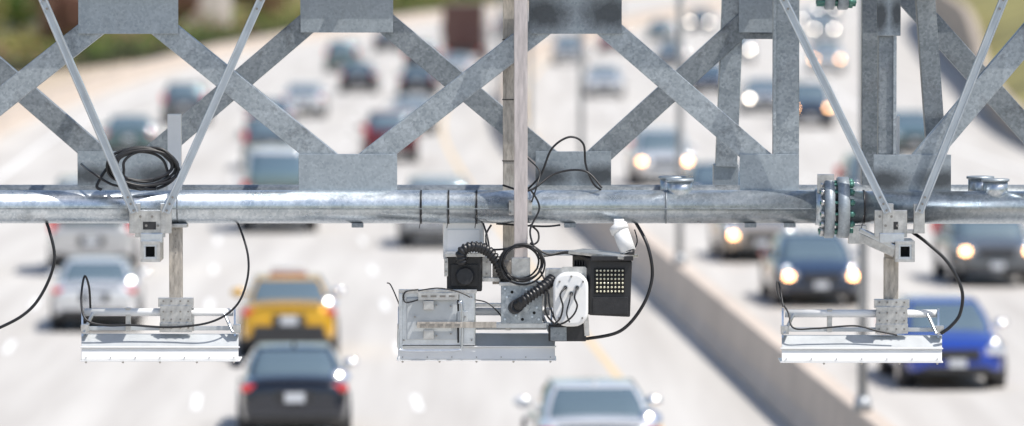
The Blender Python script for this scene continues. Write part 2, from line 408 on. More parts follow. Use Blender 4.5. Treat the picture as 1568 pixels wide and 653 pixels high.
def loft_gh(sp, kind):
    y0,y1,w0,z0,ty0,ty1,w1,z1 = sp['gh']; z0 -= .06
    bm = bmesh.new(); n = 48; rings = []
    rows = [0,.25,.5,.75,.93]
    def pt(t, hw, ya, yb, z):
        e = 2/6.; c = math.cos(t); s = math.sin(t)
        return (hw*math.copysign(abs(c)**e,c), (ya+yb)/2+(yb-ya)/2*math.copysign(abs(s)**e,s), z)
    for f in rows:
        b = f+.10*math.sin(f*math.pi)*.6
        rings.append([bm.verts.new(pt(i*math.tau/n, w0+(w1-w0)*f+.03*math.sin(f*math.pi), y0+(ty0-y0)*f-.05*math.sin(f*math.pi), y1+(ty1-y1)*f+.05*math.sin(f*math.pi), z0+(z1-z0)*b*.97)) for i in range(n)])
    for sc,dz in ((1.,.985),(.9,1.0),(.6,1.03),(.25,1.04)):
        yc = (ty0+ty1)/2; hy = (ty1-ty0)/2*sc
        rings.append([bm.verts.new(pt(i*math.tau/n, w1*sc, yc-hy, yc+hy, z0+(z1-z0)*dz)) for i in range(n)])
    nr = len(rows)
    for j,(A,B) in enumerate(zip(rings, rings[1:])):
        for i in range(n):
            f = bm.faces.new((A[i],A[(i+1)%n],B[(i+1)%n],B[i])); f.smooth = True
            ang = ((i+.5)*360/n) % 90
            pil = 38 < ang < 52
            side = (abs(math.cos((i+.5)*math.tau/n)) > .72)
            body = (j >= nr-1) or pil
            if kind == 'van' and side and math.sin((i+.5)*math.tau/n) < .05: body = True
            f.material_index = 1 if body else 0
    bm.faces.new(rings[-1])
    bmesh.ops.recalc_face_normals(bm, faces=bm.faces[:])
    return bm
def lbox(n, c, s, m, e, bev=.02): return box(n, c, s, m, e, bev=bev, local=True)
def lell(n, c, ax, m, e, rot=None):
    bm = bmesh.new(); bmesh.ops.create_uvsphere(bm, u_segments=24, v_segments=14, radius=1)
    for v in bm.verts: v.co = Vector((v.co.x*ax[0], v.co.y*ax[1], v.co.z*ax[2]))
    return bmobj(n, bm, m, e, c, rot, smooth=True, local=True)
CACHE = {}
def dup(key, builder, mats, name, e):
    if key not in CACHE:
        bm = builder(); me = bpy.data.meshes.new(name); bm.to_mesh(me); bm.free(); 
        CACHE[key] = me
    me = CACHE[key].copy()
    for m in mats: me.materials.append(m)
    o = bpy.data.objects.new(name, me); COL.objects.link(o); o.parent = e; return o
def lcyl(n, p0, p1, r, m, e, seg=20): return cyl(n, p0, p1, r, m, e, seg, local=True)
def wheels(e, hw, ys, r=.33):
    for y in ys:
        for s in (-1,1):
            lcyl("tyre", (s*(hw-.24),y,r),(s*(hw+.005),y,r), r, M['tyre'], e)
            lcyl("rim", (s*(hw-.1),y,r),(s*(hw+.012),y,r), r*.62, M['rim'], e)
            lcyl("wheel_arch", (s*(hw-.3),y,r+.03),(s*(hw-.004),y,r+.03), r+.07, M['trim'], e)
def car(kind, col, x, d, opp=False, lit=None, name=None, roof=None, sc=1.):
    sp = SPEC[kind]; L = sp['L']; hw = sp['W']/2
    dc = d+L/2; h = heading(dc)+(math.pi if opp else 0)
    nm = name or {'sedan':'sedan_car','suv':'suv_car','van':'cargo_van'}[kind]
    e = empty(nm, (x,dc,0), h); e.scale = (sc,sc,sc)
    P = paint(col)
    o = dup(kind+'b', lambda: loft_body(sp), [P, M['trim']], "body", e)
    ss = o.modifiers.new("s",'SUBSURF'); ss.levels = 1; ss.render_levels = 2
    dup(kind+'g', lambda: loft_gh(sp,kind), [M['glass'], paint(roof) if roof else P], "cabin", e)
    wheels(e, hw, (-L*.31, L*.30), .33 if kind=='sedan' else .36)
    yr = -L/2; tz = sp['tz']; hz = sp['hz']; bz = sp['gh'][3]
    for s in (-1,1):
        if kind == 'sedan': lbox("tail_light", (s*(hw-.2), yr+.13, tz), (.30,.16,.13), M['tail'], e, .04)
        else: lbox("tail_light", (s*(hw-.11), yr+.10, tz+.12), (.16,.14,.36), M['tail'], e, .04)
        lbox("headlight", (s*(hw-.25), -yr-.17, hz), (.34,.26,.15), M['head'], e, .05)
        if lit: lbox("lit_lamp", (s*(hw-.24), -yr-.04, hz-.02), (.17,.06,.12), M[lit], e, .02)
        lell("wing_mirror", (s*(hw+.03), L*.15, bz+.04), (.13,.07,.085), P if s*(-1 if opp else 1) < 0 else M['chrome'], e)
        # roof-edge drip rail
        lbox("roof_rail", (s*sp['gh'][6]*.97, (sp['gh'][4]+sp['gh'][5])/2, sp['gh'][7]-.015), (.03,(sp['gh'][5]-sp['gh'][4])*.9,.03), M['chrome'] if kind=='suv' else M['trim'], e, .012)
    # chrome ellipsoids added at the corners, aimed to make sun glints; no real trim
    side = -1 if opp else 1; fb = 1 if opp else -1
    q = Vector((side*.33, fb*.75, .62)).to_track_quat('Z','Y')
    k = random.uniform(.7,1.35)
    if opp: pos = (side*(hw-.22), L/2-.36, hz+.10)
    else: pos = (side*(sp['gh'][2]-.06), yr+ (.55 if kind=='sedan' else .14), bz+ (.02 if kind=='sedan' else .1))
    lell("added_glint_cap", pos, (.13*k,.11*k,.06), M['chrome'], e, q)
    if random.random() < .45:
        lell("roof_fin_antenna", (0, sp['gh'][4]+.12, sp['gh'][7]+.03), (.03,.09,.05), P, e)
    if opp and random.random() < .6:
        lell("added_glint_cap", (-side*(hw-.22), L/2-.36, hz+.10), (.11*k,.10*k,.06), M['chrome'], e, q)
    lbox("rear_bumper", (0, yr+.03, .42), (hw*1.5,.12,.12), M['trim'], e, .04)
    lbox("bumper_crease", (0, yr+.012, .62), (hw*1.35,.03,.012), M['trim'], e, .003)
    lbox("boot_seam", (0, yr+.03, tz+.135), (hw*1.3,.06,.012), M['trim'], e, .003)
    lbox("number_plate", (0, yr-.012, .72 if kind=='sedan' else .8), (.32,.03,.16), M['platew'], e, .005)
    lbox("plate_recess", (0, yr+.01, .72 if kind=='sedan' else .8), (.6,.03,.22), M['trim'], e, .008)
    lbox("grille", (0, -yr-.03, hz-.06), (.8,.08,.2), M['trim'], e, .03)
    lbox("lower_intake", (0, -yr-.02, .36), (1.1,.1,.12), M['trim'], e, .03)
    lbox("front_plate", (0, -yr+.03, .48), (.3,.03,.14), M['platew'], e, .005)
    return e
BLK=(.014,.018,.03); WHT=(.72,.73,.74); SIL=(.42,.44,.46); GRY=(.12,.13,.14); NVY=(.018,.035,.075); MAR=(.16,.008,.02); BLU=(.008,.05,.38); TEA=(.10,.17,.17); TAN=(.36,.31,.25); RED=(.30,.01,.02)
car('sedan', BLK, -3.42, 86.5, sc=.955)
t = car('sedan', (.74,.40,.012), -4.16, 103.2, name="taxi_cab")
lbox("roof_sign", (0,-.35,1.52), (.62,.2,.16), M['platew'], t, .03)
lbox("roof_sign_band", (0,-.35,1.45), (.7,.24,.05), paint(RED), t, .01)
lbox("black_lower_panel", (0,-2.36,.47), (1.3,.06,.3), M['trim'], t, .03)
car('sedan', WHT, -8.2, 110, sc=.95)
car('sedan', WHT, 1.12, 78.6)
car('van', (.5,.5,.5), -9.6, 128)
car('van', WHT, -6.1, 146)
car('suv', SIL, -1.86, 139)
car('suv', MAR, -4.14, 190)
car('sedan', WHT, -3.8, 216)
car('sedan', BLK, -7.3, 270)
car('suv', TEA, -9.2, 309)
car('suv', BLK, -4.84, 306)
car('suv', GRY, -13.0, 225)
car('sedan', TEA, -13.1, 193)
car('sedan', NVY, -9.1, 212)
car('sedan', WHT, -8.6, 234)
car('suv', GRY, -7.9, 184)
car('sedan', BLK, -4.35, 262)
car('sedan', WHT, -2.8, 288)
car('sedan', GRY, -7.8, 360)
car('suv', SIL, 3.3, 326, True)
car('sedan', RED, 6.4, 358, True)
car('sedan', WHT, 4.3, 263, True)
car('suv', WHT, 4.55, 172, True, 'amber')
car('sedan', BLU, 7.45, 96.2, True)
car('sedan', NVY, 6.29, 117.3, True, 'amber')
car('sedan', TAN, 5.75, 133, True, 'amber')
car('suv', GRY, 10.5, 124, True, 'amber')
car('suv', GRY, 9.9, 152, True)
car('sedan', BLK, 5.6, 153, True)
car('suv', NVY, 11.7, 223, True, 'amber')
car('sedan', SIL, 10.7, 240, True, 'headlit')
car('sedan', TEA, 13.9, 197, True)
car('sedan', NVY, 9.35, 268, True)
car('suv', WHT, 17., 306, True, 'amber')
car('suv', SIL, 13.2, 330, True, 'headlit')
car('sedan', GRY, 9.0, 318, True)
car('suv', NVY, 14.3, 428, True, 'headlit')
car('sedan', TEA, 10.4, 395, True)
car('suv', SIL, 22., 398, True, 'headlit')
car('sedan', WHT, 23.6, 446, True, 'headlit')
car('suv', GRY, 27.8, 498, True, 'headlit')
car('sedan', WHT, 20.5, 500, True, 'headlit')
car('sedan', GRY, 19.5, 470, True)
car('suv', BLK, 24.5, 545, True, 'headlit')
car('sedan', WHT, 2.0, 450); car('sedan', GRY, -4.2, 420); car('suv', SIL, 7.5, 500); car('suv', BLK, -.2, 402)
e = empty("box_truck", (-2.7, 334, 0), heading(334))
lbox("cargo_box", (0,0,2.15), (2.4,6.,2.6), paint((.13,.06,.05)), e, .05)
lbox("chassis", (0,.6,.72), (1.6,8.,.25), M['trim'], e, .03)
lbox("cab", (0,4.0,1.5), (2.2,1.8,1.9), paint(GRY), e, .2)
lbox("windshield", (0,4.88,1.9), (1.9,.1,.7), M['glass'], e, .03)
lbox("rear_bumper", (0,-3.02,.6), (2.3,.12,.3), M['trim'], e, .03)
lbox("door_frame", (0,-3.01,2.15), (2.2,.06,2.35), paint((.09,.04,.035)), e, .02)
for s in (-1,1): lbox("tail_light", (s*.95,-3.09,.72), (.3,.05,.14), M['tail'], e, .02)
wheels(e, 1.15, (-1.7, 4.0), .48)

# ------------------------------------------------------------------ gantry
gan = empty("toll_gantry", (0,G,5.7))
FD, BD = .06, 1.2
PB = W(0,317).z; PT = W(0,-32).z
cyl("lower_chord_pipe", W(-2400,317), W(1268,317), .127, M['pipe'], gan, 64)
cyl("lower_chord_pipe_extension", W(1296,318), W(5200,318), .125, M['pipe'], gan, 64)
cyl("upper_chord_pipe", W(-2400,-34), W(5200,-34), .127, M['pipe'], gan, 48)
for z,n in ((PB,"rear_lower_chord"),(PT,"rear_upper_chord")):
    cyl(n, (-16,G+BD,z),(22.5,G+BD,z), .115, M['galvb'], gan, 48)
beam("keel_seam", (-500,320,-.1285),(1268,320,-.1285), 1.6, .006, 0, M['galvb'], gan, .0005)
for a,b in ((1262,1277),(1282,1300)):
    cyl("pipe_flange", W(a,318), W(b,318), .235, M['plate2'], gan, 48, bev=.006)
cyl("weld_collar", W(1249,317), W(1263,317), .140, M['pipe'], gan, 48, .15)
for i in range(14):
    a = math.radians(i*360/14+12); o = Vector((0, math.cos(a)*.195, math.sin(a)*.195))
    cyl("flange_bolt", W(1254,318)+o, W(1308,318)+o, .013, M['bolt'], gan, 8)
    cyl("flange_nut", W(1300,318)+o, W(1306,318)+o, .026, M['bolt'], gan, 6)
    cyl("flange_nut", W(1256,318)+o, W(1262,318)+o, .026, M['alu2'], gan, 6)
for a,b in ((1262,1277),(1282,1298)):
    cyl("upper_pipe_flange", W(a,-34), W(b,-34), .245, M['plate2'], gan, 48, bev=.006)
for i in range(14):
    a = math.radians(i*360/14+12); o = Vector((0, math.cos(a)*.205, math.sin(a)*.205))
    cyl("upper_flange_bolt", W(1250,-34)+o, W(1310,-34)+o, .015, M['bolt'], gan, 8)
    cyl("upper_flange_nut", W(1298,-34)+o, W(1305,-34)+o, .028, M['bolt'], gan, 6)
rect("flange_tab", 1252,267,1278,296, -.1,.02, M['alu2'], gan)
for a,b in (((-150,-20),(190,275)),((190,275),(530,-15)),((530,-15),(878,275)),((878,275),(1190,-10)),((-490,275),(-150,-20)),((1340,-60),(1610,240)),((1610,240),(1880,-40)),((1880,-40),(2200,240)),((2200,240),(2520,-40)),((2520,-40),(2860,240)),((-830,-20),(-490,275)),((-1170,275),(-830,-20)),((-1510,-20),(-1170,275)),((-1850,275),(-1510,-20))):
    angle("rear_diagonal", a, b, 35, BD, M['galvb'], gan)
for x0,x1 in ((118,262),(820,936)): rect("rear_lower_gusset", x0,232,x1,289, BD-.03,.02, M['plate'], gan)
for x0,x1 in ((460,602),(1131,1188)): rect("rear_upper_gusset", x0,-40,x1,50, BD-.03,.02, M['plate2'], gan)
for a,b in (((-144,268),(196,0)),((196,0),(532,272)),((532,272),(881,0)),((881,0),(1180,258)),((1395,268),(1610,15)),((1610,15),(1880,268)),((1880,268),(2200,0)),((2200,0),(2520,268)),((2520,268),(2860,0)),((-480,0),(-144,268)),((-820,268),(-480,0)),((-1160,0),(-820,268)),((-1500,268),(-1160,0)),((-1840,0),(-1500,268))):
    angle("front_diagonal", a, b, 36, FD, M['galv'], gan)
for x0,x1 in ((457,608),(1133,1224)): rect("front_lower_gusset", x0,236,x1,296, FD-.03,.022, M['plate2'], gan)
for x0,x1 in ((120,273),(810,952)): rect("front_upper_gusset", x0,-40,x1,52, FD-.03,.022, M['plate2'] if x0==120 else M['plate'], gan)
rect("front_lower_gusset", 1338,237,1457,296, FD-.03,.022, M['plate'], gan)
rect("front_upper_gusset", 1343,-40,1379,55, FD-.045,.022, M['plate'], gan)
rect("front_vertical", 1184,-30,1224,237, FD,.14, M['galv'], gan, .008)
rect("front_vertical_lip", 1184,-30,1189,237, FD-.03,.03, M['galv'], gan, .003)
rect("front_vertical", 1345,-30,1373,237, FD,.12, M['galvb'], gan, .008)
rect("front_vertical_lip", 1368,-30,1373,237, FD-.03,.03, M['galv'], gan, .003)
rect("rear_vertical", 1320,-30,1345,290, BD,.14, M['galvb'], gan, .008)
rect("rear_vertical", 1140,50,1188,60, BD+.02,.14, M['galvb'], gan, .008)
beam("end_vertical", (1414,-30),(1438,290), 30, .14, .5, M['galvb'], gan)
for a,b,w in (((1123,-30),(1112,255),34),):
    beam("rear_post", a, b, w, .16, BD+.1, M['galv'], gan)
rect("rear_post_foot", 1093,252,1131,290, BD+.05,.2, M['plate2'], gan)
for x in (-500,-144,196,532,881,1178,1360,1610,2000,2400):
    for z in (PB,PT):
        X = (x-784)*U
        cyl("cross_tie", (X,G,z),(X,G+BD,z), .05, M['galvb'], gan, 16)
for lx in (-13.6, 21.8):
    for yy in (G,G+BD): cyl("support_column", (lx,yy,0),(lx,yy,PT+.3), .2, M['galv'], gan, 32)
    box("column_base", (lx,G+BD/2,.25),(1.2,2.4,.5), M['concrete'], gan, bev=.03)
for x,dy in ((1041,0),(1525,0),(1030,.25),(1502,.25)):
    top = 278 if dy==0 else 274
    cyl("pipe_socket", W(x,top,dy), W(x,304,dy), .095, M['pipe'], gan, 32)
    cyl("socket_cap", W(x,top-4,dy), W(x,top,dy), .108, M['plate2'], gan, 32, bev=.003)
for x in (547,873,1210,1150): rect("pipe_lug", x-9,342,x+9,349,-.05,.06, M['galvb'], gan)
for x in (645,687,730,1323): 
    cyl("strap", W(x-1.2,317), W(x+1.2,317), .131, M['black'], gan, 48)
    cyl("strap_tail", W(x,330,-.13), W(x-3,350,-.13), .003, M['black'], gan, 6)
for x in (272,1020):
    cyl("girth_weld", W(x-1,317), W(x+1,317), .1295, M['galvb'], gan, 48)

def vmount(xc, xl, xr, name):
    e = empty(name, W(xc,350,-.2))
    for xt,xo,s in ((xl,-24,1),(xr,24,-1)):
        beam("strut", (xt,-10,-.22),(xc+xo,326,-.24), 12.5, .06, 0, M['strut'], e, .004)
        for o_,w_ in ((5.2,1.8),(-5.4,1.2)):
            beam("strut_lip", (xt+o_*s,-10,-.255),(xc+xo+o_*s,326,-.275), w_, .012, 0, M['alu'], e, .001)
        for k in range(3):
            u = .93+.03*k; px = xt+(xc+xo-xt)*u; py = -10+336*u
            cyl("bolt", W(px,py,-.30), W(px,py,-.25), .010, M['screw'], e, 8)
        for k in range(2):
            u = .03+.04*k; px = xt+(xc+xo-xt)*u; py = -10+336*u
            cyl("bolt", W(px,py,-.30), W(px,py,-.25), .010, M['screw'], e, 8)
        rect("strut_foot", xc+xo-8,312,xc+xo+9,358,-.2,.05, M['alu2'], e)
    return e
e1 = vmount(229, 62, 404, "strut_bracket")
def saddle(e, x0, x1, xt):
    rect("clamp_plate", x0,322,x1,364,-.19,.04, M['alu2'], e, .004)
    rect("clamp_lower", x0+8,358,x1-4,372,-.23,.10, M['alu'], e, .004)
    rect("clamp_recess", x0+12,340,x1-14,352,-.196,.02, M['trim'], e, .001)
    for k in range(4):
        cyl("bolt", W(x0+8+k*9,332+(k%2)*14,-.21), W(x0+8+k*9,332+(k%2)*14,-.18), .011, M['screw'], e, 6)
    for (a,b,c,d) in ((xt-15,370,xt+15,375),(xt-15,397,xt+15,402),(xt-15,375,xt-10,397),(xt+10,375,xt+15,397)):
        rect("receiver_wall", a,b,c,d,-.30,.45, M['alu2'], e, .002)
    rect("receiver_inside", xt-10,375,xt+10,397,-.20,.02, M['hole'], e, 0)
    for (a,b,c,d) in ((xt-10,375,xt+10,378),(xt-10,394,xt+10,397),(xt-10,378,xt-7,394),(xt+7,378,xt+10,394)):
        rect("inner_tube_wall", a,b,c,d,-.292,.2, M['alu'], e, .001)
saddle(e1, 206, 252, 229)
e2 = vmount(1384, 1195, 1540, "strut_bracket")
saddle(e2, 1340, 1390, 1387)
beam("bracket_arm", (1300,356,-.05),(1372,388,-.12), 13, .07, 0, M['alu2'], e2)
beam("bracket_arm_upper", (1318,352,-.1),(1375,380,-.2), 7, .05, 0, M['alu'], e2)
rect("bracket_arm_rear", 1366,352,1412,358,-.16,.03, M['alu2'], e2)
rect("bracket_knuckle", 1300,346,1328,374,-.1,.08, M['alu2'], e2)

def post(name, x0,y0,x1,y1,dy,mat,d=.1):
    e = empty(name, W((x0+x1)/2,y1,dy)); rect("tube", x0,y0,x1,y1,dy,d,mat,e,.008); return e
p1 = post("mounting_post", 258,343,278,498,-.04, M['rust']); rect("tube_upper_end", 256,175,277,300,.3,.08, M['white'], p1, .006)
for k in range(5): cyl("bolt", W(268,352+k*9,-.05), W(268,352+k*9,-.03), .006, M['screw'], p1, 8)
rect("post_clamp", 250,343,286,349,-.08,.14, M['alu2'], p1)
p2 = post("mounting_post", 787,-40,808,438,-.24, M['pole'])
rect("post_u_bolt_plate", 779,306,815,330,-.17,.04, M['alu2'], p2)
for a,b in ((781,309),(812,309),(781,326),(812,326)): cyl("bolt", W(a,b,-.20), W(a,b,-.15), .01, M['screw'], p2, 8)
rect("rear_tube", 770,-40,788,470,.22,.08, M['rust'], p2, .006)
for y in (60,152,246): rect("tube_tie", 769,y,789,y+1.4,.215,.09, M['black'], p2, 0)
p3 = post("mounting_post", 1355,395,1377,498,-.04, M['rust']); rect("tube_upper_end", 1370,178,1378,296,.35,.08, M['white'], p3, .004)
rect("tube_upper_section", 1356,343,1376,395,-.04,.1, M['rust'], p3)

def antenna(x0, x1, yt, post_x, frame=True):
    e = empty("toll_antenna", W((x0+x1)/2, yt+20, 0)); w = x1-x0
    prof = [(-.19,yt+42),(-.205,yt+40),(-.18,yt+23),(-.165,yt+20),(-.06,yt+1),(.14,yt),(.16,yt+4),(.16,yt+41)]
    bm = bmesh.new(); s0=[];s1=[]
    for dy,y in prof:
        s0.append(bm.verts.new(W(x0+1,y,dy))); s1.append(bm.verts.new(W(x1-1,y,dy)))
    n = len(prof)
    for i in range(n):
        f = bm.faces.new((s0[i],s0[(i+1)%n],s1[(i+1)%n],s1[i])); f.material_index = 1 if i in (3,4) else 0
    bm.faces.new(s0); bm.faces.new(s1[::-1]); bmesh.ops.recalc_face_normals(bm, faces=bm.faces[:])
    o = bmobj("housing", bm, [M['white'], M['whiteg']], e)
    bv = o.modifiers.new("b",'BEVEL'); bv.width=.004; bv.segments=2
    rect("front_lip", x0-1,yt+20,x1+1,yt+22.,-.195,.03, M['white'], e, .002)
    rect("bottom_lip", x0-1,yt+41,x1+1,yt+43,-.212,.38, M['white'], e, .002)
    for k in range(13):
        xx = x0+8+k*(w-16)/12
        if k%3==0: cyl("screw", W(xx,yt+44,-.205), W(xx,yt+44,-.17), .009, M['rust'], e, 8)
        if k%2==0: cyl("screw", W(xx,yt+37,-.212), W(xx,yt+37,-.17), .0045, M['screw'], e, 8)
    cyl("upper_rail", W(x0+6,yt-33,-.02), W(x1-9,yt-33,-.02), .030, M['white'], e, 20)
    rect("rear_rail", x0+14,yt-37,x1-18,yt-27,.12,.03, M['alu2'], e)
    rect("lower_rail", x0+10,yt-11,x1-14,yt-5,-.03,.05, M['whiteg'], e)
    for xa,s in ((x0+3,1),(x1-7,-1)):
        bm = bmesh.new()
        pr = [(-.12,yt+4),(-.07,yt-36),(-.02,yt-41),(.05,yt-38),(.12,yt+4)]
        A=[bm.verts.new(W(xa-2*s,y,dy)) for dy,y in pr]; B=[bm.verts.new(W(xa+1*s,y,dy)) for dy,y in pr]
        for i in range(5): bm.faces.new((A[i],A[(i+1)%5],B[(i+1)%5],B[i]))
        bm.faces.new(A); bm.faces.new(B[::-1]); bmesh.ops.recalc_face_normals(bm, faces=bm.faces[:])
        bmobj("end_plate", bm, M['alu'], e)
        beam("end_stay", (xa+16*s,yt-32,-.05),(xa+2*s,yt-2,-.14), 4, .02, 0, M['alu'], e, .002)
        rect("end_hinge", xa-3,yt-14,xa+9,yt-1,-.14,.08, M['alu2'], e)
    for u in (.3,.7):
        rect("rail_clamp", x0+w*u-4,yt-40,x0+w*u+4,yt-4,-.045,.03, M['alu2'], e)
    if frame:
        rect("post_bracket", post_x-27,yt-55,post_x+27,yt-41,-.09,.05, M['alu2'], e)
        rect("post_bracket_face", post_x-24,yt-44,post_x+24,yt-16,-.10,.03, M['alu2'], e)
        rect("post_bracket_lower", post_x-25,yt-17,post_x+25,yt-2,-.11,.03, M['alu2'], e)
        for a in (-19,-7,7,19):
            for b in (-50,-34,-22,-9): cyl("bolt", W(post_x+a,yt+b,-.125), W(post_x+a,yt+b,-.09), .008, M['screw'], e, 6)
    return e
antenna(122,365,512,268)
antenna(608,851,511,760,False)
antenna(1197,1445,514,1367)

def wire(name, pts, r=.0085, parent=None): return cable(name, pts, r, M['black'], parent)
wire("power_cable", [(64,330,.1),(74,352,-.05),(82,400,-.1),(62,452,-.1),(30,486,-.1),(-30,515,-.05)], .012)
wire("power_cable", [(352,325,.12),(366,348,0),(379,392,-.1),(377,432,-.14),(360,470,-.16),(322,494,-.18),(262,502,-.16),(200,499,-.16),(160,499,-.17),(130,490,-.17),(123,460,-.1),(128,424,-.02),(135,440,0),(137,474,.02)], .0085)
wire("power_cable", [(960,325,.12),(976,345,0),(993,380,-.1),(999,425,-.12),(984,470,-.14),(950,508,-.14),(898,520,-.1)], .013)
wire("power_cable", [(1398,356,0),(1420,372,-.1),(1452,402,-.14),(1474,444,-.16),(1472,480,-.16),(1458,500,-.17),(1442,512,-.17)], .013)
wire("power_cable", [(1200,470,-.1),(1194,436,0),(1190,434,0),(1194,455,-.05),(1208,480,-.1),(1216,503,-.17),(1250,504,-.17),(1310,500,-.17),(1345,508,-.17),(1375,514,-.17)], .007)
wire("power_cable", [(806,292,.0),(828,268,-.05),(845,228,-.05),(872,210,-.05),(893,220,-.03),(897,252,-.03),(908,280,-.05),(920,291,0)], .0085)
wire("power_cable", [(770,284,-.06),(810,292,-.14),(850,266,-.05),(895,262,-.06),(922,288,-.1)], .0085)
wire("signal_cable", [(814,310,-.2),(822,285,-.2),(826,262,-.1),(806,240,0),(800,226,.05)], .006)
coil = empty("cable_coil", W(215,258,-.1))
random.seed(11)
for k in range(7):
    cx,cy = 222+random.uniform(-7,7), 257+random.uniform(-5,5); rx,ry = random.uniform(36,54), random.uniform(24,31)
    ph = random.uniform(0,6.28); pts=[]
    for i in range(15):
        a = ph+i*math.tau/14; pts.append((cx+rx*math.cos(a)+random.uniform(-2,2), cy+ry*math.sin(a), -.13+.03*k/7+.05*math.cos(a)))
    wire("loop", pts, .011, coil)
wire("loose_end", [(222,285,-.13),(175,284,-.13),(140,264,-.1),(124,252,.3)], .010, coil)
wire("loose_end", [(275,262,-.1),(262,240,-.1),(240,227,-.1),(200,232,-.1),(170,250,-.1),(148,283,-.13),(155,291,-.13)], .012, coil)

# ------------------------------------------------------------------ centre equipment
cam1 = empty("enforcement_camera", W(665,490,-.2))
rect("housing", 613,447,728,530,-.22,.26, M['alu'], cam1, .012)
rect("housing_rim_top", 610,444,730,450,-.26,.05, M['alu2'], cam1, .004)
rect("housing_rim_left", 610,450,616,536,-.26,.05, M['alu'], cam1, .004)
rect("housing_panel", 622,456,700,522,-.235,.03, M['whiteg'], cam1, .01)
rect("slotted_bracket", 640,449,702,460,-.28,.02, M['alu2'], cam1, .002)
for k in range(4): rect("slot", 645+k*14,453,654+k*14,456,-.284,.006, M['screw'], cam1, 0)
rect("slotted_bracket", 638,494,760,503,-.28,.025, M['rust'], cam1, .002)
for k in range(5): rect("slot", 644+k*13,497,652+k*13,500,-.284,.006, M['screw'], cam1, 0)
rect("panel_shadow_gap", 700,452,703,526,-.226,.02, M['trim'], cam1, 0)
for y in (461,506): rect("clamp_block", 648,y,664,y+14,-.27,.03, M['alu2'], cam1)
cable("tube_frame", [(610,505,-.27),(610,532,-.27),(618,538,-.27),(660,538,-.27),(700,537,-.27),(707,530,-.27),(707,470,-.27),(702,464,-.27)], .010, M['alu'], cam1)
rect("side_arm", 728,465,768,471,-.2,.03, M['alu2'], cam1); rect("side_arm", 700,478,716,500,-.25,.04, M['whiteg'], cam1)
for a,b in ((618,456),(618,522),(722,456),(722,522),(668,468),(690,470),(668,515),(690,512),(635,486),(712,486)):
    cyl("screw", W(a,b,-.275), W(a,b,-.22), .007, M['screw'], cam1, 8)
wire("lead", [(612,470,-.2),(604,450,-.22),(597,436,-.22),(592,434,-.22)], .005, cam1)
wire("lead", [(640,444,-.26),(622,447,-.3),(617,456,-.3),(622,464,-.3),(640,460,-.3)], .006, cam1)
wire("lead", [(640,446,-.3),(670,442,-.3),(700,447,-.3),(720,456,-.3)], .005, cam1)
wire("lead", [(728,460,-.27),(745,464,-.28),(760,476,-.28),(768,486,-.2)], .005, cam1)
jb = empty("junction_box", W(798,466,-.25))
rect("box_body", 767,436,831,497,-.30,.22, M['galv'], jb, .006)
rect("box_rim", 764,433,834,438,-.31,.24, M['alu2'], jb, .003)
random.seed(3)
for a,b in ((773,443),(825,443),(773,490),(825,490),(780,470),(790,484),(815,486),(822,472),(776,456),(806,444)):
    cyl("screw", W(a,b,-.31), W(a,b,-.295), .009, M['alu'], jb, 8)
for a,b in ((784,448),(818,480),(800,490)): cyl("knockout", W(a,b,-.303), W(a,b,-.29), .012, M['hole'], jb, 12)
rect("hanger_strap", 783,395,812,436,-.26,.02, M['alu2'], jb)
cable("conduit_hose", [(793,468,-.36),(800,463,-.42),(815,452,-.42),(832,440,-.40),(846,428,-.34)], .046, M['black'], jb, rib=True)
cyl("hose_gland", W(792,469,-.38), W(788,472,-.30), .052, M['blackm'], jb, 20)
pc = empty("plate_reading_camera", W(870,460,-.3))
rect("back_bracket", 836,411,908,472,-.26,.03, M['alu2'], pc, .012, 0)
beam("bracket_edge", (838,412,-.30),(832,470,-.30), 5, .06, 0, M['alu2'], pc)
bm = bmesh.new()
def rr(cx,cy,w,h,r,dy,k=6):
    out=[]
    for (sx,sy,a0) in ((1,1,0),(-1,1,90),(-1,-1,180),(1,-1,270)):
        for i in range(k+1):
            a = math.radians(a0+90*i/k); out.append(W(cx+sx*(w/2-r)+r*math.cos(a), cy+sy*(h/2-r)+r*math.sin(a), dy))
    return out
rs = []
for dy,sc in ((-.20,1.),(-.44,1.),(-.46,.96),(-.465,.86)):
    rs.append([bm.verts.new(p) for p in rr(874,459,54*sc,84*sc,22*sc,dy)])
for A,B in zip(rs,rs[1:]):
    for i in range(len(A)): bm.faces.new((A[i],A[(i+1)%len(A)],B[(i+1)%len(A)],B[i])).smooth = True
bm.faces.new(rs[-1]); bm.faces.new(rs[0]); bmesh.ops.recalc_face_normals(bm, faces=bm.faces[:])
o = bmobj("housing", bm, M['white'], pc)
# octagonal mounting flange behind the white barrel
bm = bmesh.new(); oc = [(848,420),(862,409),(896,409),(908,421),(908,455),(898,470),(850,470),(842,458)]
A=[bm.verts.new(W(a,b,-.30)) for a,b in oc]; B=[bm.verts.new(W(a,b,-.27)) for a,b in oc]
for i in range(8): bm.faces.new((A[i],A[(i+1)%8],B[(i+1)%8],B[i]))
bm.faces.new(A); bm.faces.new(B[::-1]); bmesh.ops.recalc_face_normals(bm, faces=bm.faces[:]); bmobj("mounting_flange", bm, M['alu2'], pc)
for a,b in ((866,441),(884,441),(875,450)):
    cyl("connector", W(a,b,-.53), W(a,b,-.46), .020, M['alu2'], pc, 16); cyl("connector_tip", W(a,b,-.56), W(a,b,-.52), .013, M['black'], pc, 12)
for a,b in ((857,432),(893,432),(856,488),(892,488),(875,424)): cyl("screw", W(a,b,-.475), W(a,b,-.46), .008, M['screw'], pc, 8)
wire("lead", [(866,441,-.56),(858,452,-.6),(862,470,-.6),(858,488,-.56),(850,496,-.45)], .007, pc)
wire("lead", [(884,441,-.56),(880,456,-.6),(884,470,-.58),(876,486,-.56),(858,497,-.45),(846,484,-.4)], .007, pc)
